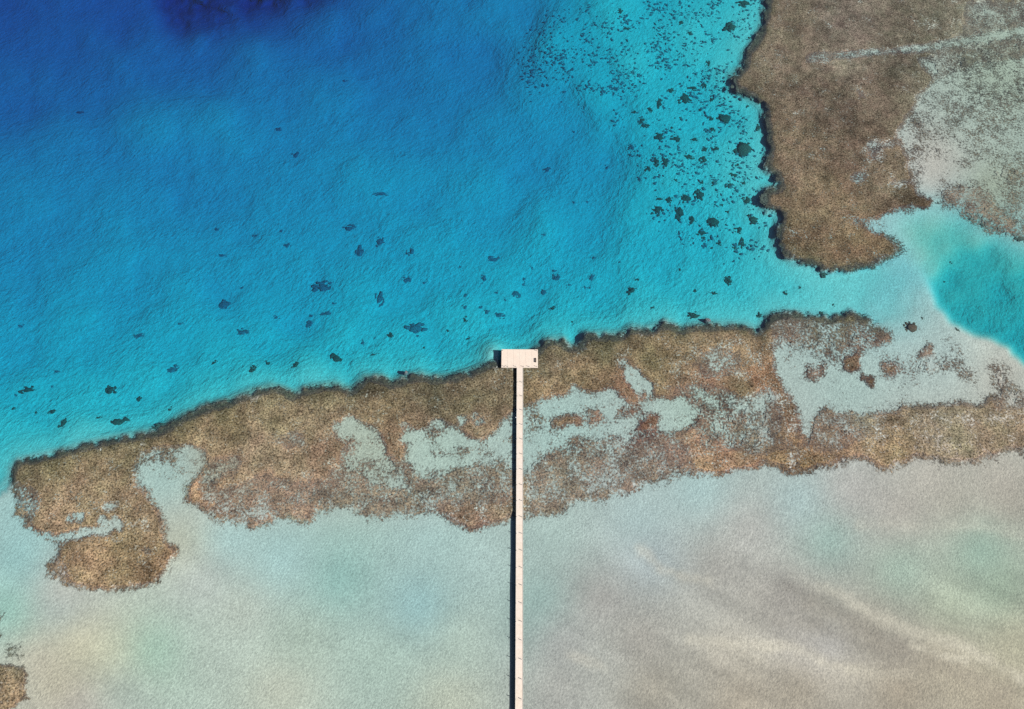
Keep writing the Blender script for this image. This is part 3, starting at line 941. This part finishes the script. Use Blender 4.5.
BIG = [
    (744, 150, 11, 9, 'largest round dark coral head, in turquoise water left of the upper reef'),
    (725, 119, 7.5, 6, 'dark lumpy coral head above and left of the largest round one'),
    (684, 98, 8, 6, 'ragged dark coral cluster farther left of the upper reef edge'),
    (714, 222, 7, 5.5, 'dark oval coral head low in the turquoise water near the upper reef'),
    (753, 219, 6.5, 5.5, 'dark coral head just left of the notch in the upper reef'),
    (748, 200, 5, 5, 'small round coral head below the largest round one'),
    (700, 195, 6, 6, 'dark coral head in the middle of a cluster off the upper reef'),
    (680, 211, 6, 8, 'tall dark coral head left in the cluster off the upper reef'),
    (742, 243, 4, 6, 'narrow upright coral head below the notch of the upper reef'),
    (702, 232, 6, 4, 'dark flat coral head at the lower end of the cluster off the upper reef'),
    (732, 27, 8, 5, 'blue grey flat coral head by the top of the upper reef'),
    (745, 3, 8, 4, 'coral head cut by the top picture edge beside the upper reef'),
    (414, 329, 11, 7, 'largest dark coral cluster in the blue water left of the platform'),
    (324, 289, 11, 7, 'broad faint blue coral cluster in mid water, left of centre'),
    (336, 360, 6, 9.5, 'tall upright coral head close to the reef edge left of the platform'),
    (360, 253, 5.5, 8, 'faint upright coral head high in the blue water'),
    (380, 243, 5, 6, 'faint round coral head, highest beside another in the blue water'),
    (379, 300, 5, 8, 'slender upright coral clump between the blue water clusters'),
    (408, 280, 5.5, 4, 'small ragged coral clump above the largest blue water cluster'),
    (412, 252, 5, 4, 'faint coral clump in blue water right of two fainter heads'),
    (493, 260, 8, 4, 'wide curved coral clump straight above the platform'),
    (391, 336, 4, 4, 'small round coral head left of the largest blue water cluster'),
    (222, 307, 8, 8, 'isolated dark coral head in open blue water, left side'),
    (242, 333, 7, 4.5, 'flat coral clump below the isolated head, left side'),
    (172, 371, 8, 4.5, 'slanting double coral clump in left blue water'),
    (110, 391, 6, 6.5, 'dark round coral head off the left reef edge'),
    (139, 399, 4.5, 4, 'small coral head right of the dark round one off the left reef'),
    (117, 423, 10, 8, 'large dark coral head touching the left reef edge'),
    (28, 390, 8, 4, 'flat ragged coral clump nearest the left picture edge'),
    (53, 412, 5, 3.5, 'small flat coral head off the far left reef edge'),
    (63, 425, 4, 6, 'upright coral clump just off the far left reef edge'),
    (158, 427, 6, 4, 'faint coral clump against the reef edge right of the large left head'),
    (140, 336, 5, 3, 'lone small coral clump in the left blue water'),
    (252, 371, 4, 5, 'dark coral head near the reef edge, between left and centre'),
    (296, 366, 5, 4, 'paired coral head near the reef edge left of the tall upright one'),
    (268, 364, 4.5, 3.5, 'small round coral head left of the paired head near the reef edge'),
    (695, 317, 6, 5, 'dark coral clump joined to the reef edge right of the platform'),
    (557, 279, 4.5, 5, 'dark coral head in blue water above right of the platform'),
    (515, 294, 5.5, 4, 'dark flat coral head straight above the platform, low in the blue'),
    (632, 291, 5.5, 4, 'faint coral clump right of the platform in turquoise water'),
    (729, 281, 4.5, 5, 'faint coral head in turquoise water below the upper reef cluster'),
    (912, 328, 8, 6, 'isolated brown round coral head on pale sand near the right pool'),
    (834, 341, 6, 5, 'very dark coral head on the speckled reef top at right'),
    (1020, 238, 6, 4.5, 'black coral head at the right picture edge above the pool'),
    (767, 200, 7, 8, 'dark coral head filling the notch of the upper reef'),
    (737, 82, 7, 8, 'dark coral spur jutting left from the upper reef'),
    (823, 273, 5, 4, 'small coral head below the tip of the upper reef'),
    (786, 294, 3.2, 3, 'small lone coral head in the channel between the two reefs'),
]
for i, (u, v, ru, rv, lab) in enumerate(BIG):
    m = M_CORALB if (u, v) == (912, 328) else None
    head(u, v, ru, rv, lab, None, m, rot=0, rag=.28 if (u, v) in ((744, 150), (912, 328), (725, 119), (714, 222)) else .4)

G_UP = ('small dark coral clump among many scattered off the upper reef', 'coral clumps scattered off the upper reef')
G_BL = ('small dark coral clump in the blue water left of the platform', 'coral clumps in the blue water left of the platform')
G_LF = ('small dark coral clump off the left reef edge', 'coral clumps off the left reef edge')
G_MD = ('small dark coral clump in the blue water right of the platform', 'coral clumps in the blue water right of the platform')
G_RT = ('small dark coral clump near the channel and right pool', 'coral clumps near the right channel')
SMALL = [(G_UP, [(711, 119, 3.5, 3), (759, 128, 4, 3.5), (712, 130, 3.5, 3), (659, 103, 4, 6), (660, 138, 5.5, 5), (677, 139, 7, 3.5), (689, 157, 6, 3), (704, 160, 5, 4), (657, 162, 5, 4.5), (666, 163, 4, 6),
                 (649, 169, 4, 3), (717, 149, 5, 2.5), (705, 150, 4, 3), (687, 198, 5.5, 5), (657, 210, 6, 5), (692, 219, 4, 4), (730, 185, 6, 3.5), (702, 183, 3, 2.5), (714, 183, 4, 3), (744, 183, 3, 3),
                 (734, 175, 4, 3), (669, 200, 4, 4), (659, 199, 4, 3), (739, 230, 4, 4), (620, 11, 3, 3), (627, 29, 4, 2), (632, 147, 4, 3), (631, 155, 3, 2), (680, 118, 2.5, 2), (682, 23, 3, 2.5), (690, 33, 3, 2.5),
                 (709, 63, 3, 3), (725, 88, 3, 2), (712, 100, 3, 2.5), (750, 38, 3, 2), (700, 110, 3, 2.5), (670, 90, 4, 2.5), (650, 110, 3, 3), (694, 88, 6, 2.5), (642, 120, 4, 3), (645, 125, 5, 3), (635, 112, 3, 2), (672, 128, 3, 2),
                 (695, 140, 4, 2), (738, 165, 3, 2), (722, 205, 3, 2), (728, 212, 3, 2), (676, 180, 3, 2), (640, 180, 3, 3), (748, 106, 3, 2), (705, 85, 3, 4), (704, 238, 3, 3), (720, 243, 3, 3), (712, 248, 3, 2), (735, 248, 3, 2)]),
         (G_BL, [(287, 246, 4, 3), (424, 283, 3, 2), (276, 318, 4, 2.5), (311, 324, 5, 4), (329, 314, 7, 2.5), (484, 279, 3.5, 4), (466, 296, 3, 2), (465, 308, 3, 3), (465, 320, 3.2, 3.5), (480, 308, 3.5, 2), (487, 313, 4, 3), (499, 316, 6, 3.5),
                 (468, 339, 3, 2.2), (497, 293, 2.5, 2), (424, 348, 2.2, 2), (363, 343, 3, 3), (373, 355, 4, 2), (349, 229, 7, 4), (381, 194, 7, 2), (344, 81, 3, 2.5), (281, 231, 3, 2.5), (278, 130, 4, 3), (312, 316, 4, 2), (448, 331, 3, 2), (334, 304, 3, 2), (256, 236, 4, 2),
                 (296, 155, 4, 4), (460, 267, 2.5, 2), (505, 300, 2, 2), (375, 338, 2, 2)]),
         (G_LF, [(180, 324, 4, 2), (57, 372, 3.2, 2.5), (52, 387, 2.2, 2), (13, 409, 3, 2.5), (222, 256, 5, 2.5), (242, 288, 2.5, 2), (20, 326, 4, 2.5), (214, 363, 4, 3), (80, 113, 4, 2), (217, 230, 3, 2.2), (36, 413, 2.5, 2), (98, 418, 4, 2.5), (170, 410, 3, 3), (176, 366, 4, 3), (16, 395, 3, 2)]),
         (G_MD, [(524, 279, 3, 3), (554, 271, 4, 2.5), (544, 293, 3.5, 4), (569, 285, 2.5, 2), (592, 278, 3, 4), (594, 258, 3, 2), (532, 268, 2.2, 2), (585, 288, 2, 2), (553, 309, 4, 2.5), (572, 322, 2, 2), (695, 291, 3.2, 2.5), (714, 294, 3.5, 2.5), (523, 285, 2.5, 2), (547, 170, 4, 3), (607, 168, 2.8, 3),
                 (574, 132, 2.2, 2), (587, 202, 2, 2), (574, 203, 2, 2), (544, 235, 3, 2), (590, 288, 2, 2), (652, 308, 3, 2), (620, 262, 2, 2), (680, 270, 2.5, 2), (760, 316, 3.5, 4), (638, 280, 2.5, 2)]),
         (G_RT, [(800, 288, 2.3, 2), (833, 305, 2.2, 2), (822, 314, 4, 3), (836, 318, 3, 2.5), (848, 314, 4, 2.5), (922, 318, 2.3, 2), (982, 225, 3, 2.5), (970, 219, 2.5, 2), (944, 282, 2, 2), (950, 262, 2, 2), (773, 326, 3.5, 3), (957, 330, 2.5, 2.5), (938, 203, 3, 2)])]
for (lab, grp), items in SMALL:
    for (u, v, ru, rv) in items:
        head(u, v, ru, rv, lab, grp, rag=.5)

# rocks that stand out of the water by the reef edge
def boulder(u, v, ru, rv, top, label):
    dep = float(samp(DEPTH, u, v))
    sx, sy = scale_at(u, v, 0)
    me = head_mesh(ru * sx, rv * sy, dep + top, int(u), 4, .10)
    me.materials.append(M_ROCK)
    o = bpy.data.objects.new('boulder', me)
    o.location = gpt(u, v, 0)
    o.location.z = -dep
    link(o)
    tag(o, label, 'boulder')


boulder(405, 371.5, 3.2, 3.4, .2, 'small pinkish grey boulder off the reef edge left of the platform')
boulder(708.5, 319.0, 4.4, 3.2, .2, 'oval purplish grey boulder at the reef edge right of the platform')

# scattered fine coral rubble on the turquoise shelf: far past counting
STP = [(526, 60), (533, 38), (560, 18), (600, 2), (640, -40), (765, -60), (768, 5), (740, 60), (735, 110), (768, 140), (762, 260), (730, 255), (690, 245), (650, 215), (640, 170), (632, 130), (600, 105), (560, 88), (535, 85)]
stm = blur(pmask(STP, 2), 6)
dens = stm * np.clip(.45 + .5 * fbm(16, 3), .05, 1.6)
rim = np.exp(-(seg_dist(UU, VV, [(533, 85), (527, 62), (534, 38), (560, 20)]) / 9) ** 2)
dens = dens * (.5 + .7 * sstep(230, 60, VV)) + rim * 1.1
vi, ui = np.nonzero((RNG.random((NV, NU)) < dens * .12) & (VV > -110))
proto = []
for s in range(6):
    bm = bmesh.new()
    bmesh.ops.create_icosphere(bm, subdivisions=1, radius=1.0)
    r = random.Random(s)
    for v in bm.verts:
        v.co *= r.uniform(.6, 1.3)
        if v.co.z < 0:
            v.co.z *= .3
    bm.verts.index_update()
    proto.append((np.array([v.co[:] for v in bm.verts]), np.array([[w.index for w in f.verts] for f in bm.faces])))
    bm.free()
vs_, fs_, off = [], [], 0
for a, b in zip(vi, ui):
    u = UU[a, b] + RNG.random()
    v = VV[a, b] + RNG.random()
    dep = DEPTH[a, b]
    if COVER[a, b] > .3:
        continue
    P, Fc = proto[int(RNG.integers(6))]
    rr = .17 + .42 * RNG.random() ** 2
    an = RNG.random() * 6.28
    Q = P * np.array([rr * (1 + .8 * RNG.random()), rr, rr * .8])
    x = Q[:, 0] * math.cos(an) - Q[:, 1] * math.sin(an)
    y = Q[:, 0] * math.sin(an) + Q[:, 1] * math.cos(an)
    gxx, gyy = ground(u, v, -dep)
    vs_.append(np.stack([x + gxx, y + gyy, Q[:, 2] - dep], -1))
    fs_.append(Fc + off)
    off += len(P)
me = bpy.data.meshes.new('coral_rubble')
me.from_pydata(np.concatenate(vs_).tolist(), [], np.concatenate(fs_).tolist())
me.materials.append(M_CORALF)
rub = link(bpy.data.objects.new('coral_rubble', me))
tag(rub, 'fine dark coral rubble speckling the turquoise shelf left of the upper reef', 'coral rubble', kind='stuff')

# ------------------------------------------------------------------ jetty
DZ = 1.08
DT = 0.16
pA = gpt(519.95, 371, DZ)
pB = gpt(519.15, 709, DZ)
ang = math.atan2(pA.y - pB.y, pA.x - pB.x) - math.pi / 2
root = bpy.data.objects.new('jetty', None)
root.location = (pA.x, pA.y, 0)
root.rotation_euler = (0, 0, ang)
link(root)
tag(root, 'long narrow pale jetty on piles ending in a rectangular platform at the reef edge', 'jetty')
RW = root.matrix_basis.copy()
RI = RW.inverted()


def local(u, v, z):
    return RI @ gpt(u, v, z)


def box(bm, x0, x1, y0, y1, z0, z1, bev=0.0):
    r = bmesh.ops.create_cube(bm, size=1.0)
    for v in r['verts']:
        v.co = Vector((x0 if v.co.x < 0 else x1, y0 if v.co.y < 0 else y1, z0 if v.co.z < 0 else z1))
    if bev:
        es = list({e for v in r['verts'] for e in v.link_edges})
        bmesh.ops.bevel(bm, geom=es, offset=bev, segments=1, affect='EDGES')


def cyl(bm, x, y, z0, z1, r, seg=10):
    res = bmesh.ops.create_cone(bm, cap_ends=True, segments=seg, radius1=r, radius2=r, depth=z1 - z0)
    for v in res['verts']:
        v.co += Vector((x, y, (z0 + z1) / 2))


def part(name, bm, mat, parent, loc=(0, 0, 0)):
    me = bpy.data.meshes.new(name)
    bm.to_mesh(me)
    bm.free()
    me.materials.append(mat)
    o = bpy.data.objects.new(name, me)
    o.location = loc
    return link(o, parent)


sx0, sy0 = scale_at(520, 409, DZ)
HW = 6.6 * sx0 / 2
L_END = local(519.0, 790, DZ).y
# platform corners
a = local(501.6, 349.2, DZ)
b = local(538.0, 367.8, DZ)
px0, px1, py0, py1 = a.x, b.x, b.y, a.y
# walkway: boards in two long runs over bearers
bm = bmesh.new()
yy = py0 - .01
while yy > L_END:
    y2 = max(yy - 4.62, L_END)
    box(bm, -HW, HW, y2 + .004, yy - .004, DZ - DT, DZ, .012)
    yy = y2
deck = part('walkway_deck', bm, M_DECK, root)
for sx in (-1, 1):
    bm = bmesh.new()
    box(bm, sx * (HW - .045) - .045, sx * (HW - .045) + .045, L_END + .02, py0 - .02, DZ + .003, DZ + .075, .01)
    part('kerb_rail', bm, M_POST, root)
bm = bmesh.new()
for sx in (-1, 1):
    box(bm, sx * (HW - .18) - .07, sx * (HW - .18) + .07, L_END + .05, py0 - .05, DZ - DT - .22, DZ - DT - .003)
part('bearer', bm, M_PILE, root)
bm = bmesh.new()
nb = 6
for i in range(nb):
    w = (px1 - px0) / nb
    box(bm, px0 + i * w + .006, px0 + (i + 1) * w - .006, py0, py1, DZ - .20, DZ + .004, .012)
plat = part('platform_deck', bm, M_PLAT, root)
bm = bmesh.new()
for y in (py0 + .4, (py0 + py1) / 2, py1 - .4):
    box(bm, px0 + .1, px1 - .1, y - .09, y + .09, DZ - .45, DZ - .203)
part('platform_beam', bm, M_PILE, root)

# posts in pairs
marks = [381.5, 396, 410, 424, 439.5, 454.5, 470, 485.2, 501, 517, 533.7, 550.7, 567.7, 585.3, 603.3, 621.5, 640.2, 659.4, 678.6, 698.7]
ys = [local(520, m, DZ).y for m in marks]
A = np.polyfit(np.arange(len(ys)), ys, 1)
bm = bmesh.new()
box(bm, -.05, .05, -.05, .05, 0, .86, .008)
box(bm, -.07, .07, -.07, .07, .86, .90, .006)
post = part('post', bm, M_POST, root)
post_src = post
first = True


def put(src, x, y, z):
    global first
    if first:
        first = False
        src.location = (x, y, z)
        return src
    o = src.copy()
    o.location = (x, y, z)
    return link(o, root)


for i in range(len(ys) + 3):
    y = A[0] * i + A[1]
    put(post_src, HW - .30, y, DZ)
    put(post_src, -HW + .16, y, DZ)
pw = px1 - px0
for x, y in [(px0 + .35, py1 - .5), (px1 - .3, py1 - .5), (px1 - .3, py0 + .35), (px1 - 2.6, py0 + .3), (px0 + 1.0, py0 + .3), (px0 + 1.9, py0 + .3), (-HW - .25, py0 + .3), (HW + .12, py0 + .3)]:
    put(post_src, x, y, DZ + .004)

first = True
bm = bmesh.new()
cyl(bm, 0, 0, -6.0, 0, .13, 12)
pile = part('pile', bm, M_PILE, root)
for i in range(0, len(ys) + 3, 2):
    y = A[0] * i + A[1] - 2.0
    for s in (-1, 1):
        put(pile, s * (HW - .18), y, DZ - DT - .225)
for x in (px0 + .5, (px0 + px1) / 2, px1 - .5):
    for y in (py0 + .4, py1 - .4):
        put(pile, x, y, DZ - .455)

# fender ball hung on the west side
fp = local(515.4, 417.3, DZ)
bm = bmesh.new()
bmesh.ops.create_icosphere(bm, subdivisions=3, radius=.17)
for v in bm.verts:
    v.co.z *= 1.25
part('fender', bm, M_FENDER, root, (-HW - .16, fp.y, DZ - .10))

# dark bench near the platform's east end
be = gpt(535.6, 360.0, DZ + .4)
bench = bpy.data.objects.new('bench', None)
bench.location = (be.x, be.y, DZ + .004)
bench.rotation_euler = (0, 0, ang)
link(bench)
tag(bench, 'narrow dark bench near the right end of the pale platform', 'bench')
bm = bmesh.new()
for x in (-.12, 0, .12):
    box(bm, x - .058, x + .058, -.68, .68, .40, .44, .006)
part('seat', bm, M_DARKW, bench)
for y in (-.55, .55):
    bm = bmesh.new()
    box(bm, -.16, .16, y - .04, y + .04, 0, .397, .005)
    part('leg', bm, M_DARKW, bench)

# ------------------------------------------------------------------ light
travel = Vector((-.95, .40, -1.0)).normalized()
sun = bpy.data.lights.new('sun', 'SUN')
sun.energy = 5.0
sun.angle = math.radians(.53)
sun.color = (1.0, .965, .91)
so = bpy.data.objects.new('sun', sun)
so.rotation_euler = travel.to_track_quat('-Z', 'Y').to_euler()
so.location = (150, -60, 200)
link(so)
wd = bpy.data.worlds.new('World')
scene.world = wd
wd.use_nodes = True
nt = wd.node_tree
nt.nodes.clear()
sky = nt.nodes.new('ShaderNodeTexSky')
sky.sky_type = 'NISHITA'
sky.sun_disc = False
sky.sun_elevation = math.asin(-travel.z)
sky.sun_rotation = math.atan2(-travel.x, -travel.y)
bg = nt.nodes.new('ShaderNodeBackground')
bg.inputs['Strength'].default_value = .05
wo = nt.nodes.new('ShaderNodeOutputWorld')
L(nt, sky.outputs[0], bg.inputs[0])
L(nt, bg.outputs[0], wo.inputs[0])

# ------------------------------------------------------------------ camera
cam = bpy.data.cameras.new('camera')
cam.sensor_width = 36.0
cam.sensor_fit = 'HORIZONTAL'
cam.lens = F / 1024 * 36.0
cam.clip_start = 1.0
cam.clip_end = 12000
cobj = bpy.data.objects.new('camera', cam)
cobj.location = (0, 0, ALT)
cobj.rotation_euler = (TILT, 0, 0)
link(cobj)
scene.camera = cobj
vs2 = scene.view_settings
vs2.view_transform = 'Standard'
vs2.look = 'None'
vs2.exposure = 0.0
vs2.gamma = 1.0
scene.cycles.max_bounces = 4
scene.cycles.diffuse_bounces = 0
scene.cycles.glossy_bounces = 1
scene.cycles.transparent_max_bounces = 16
scene.cycles.use_denoising = False
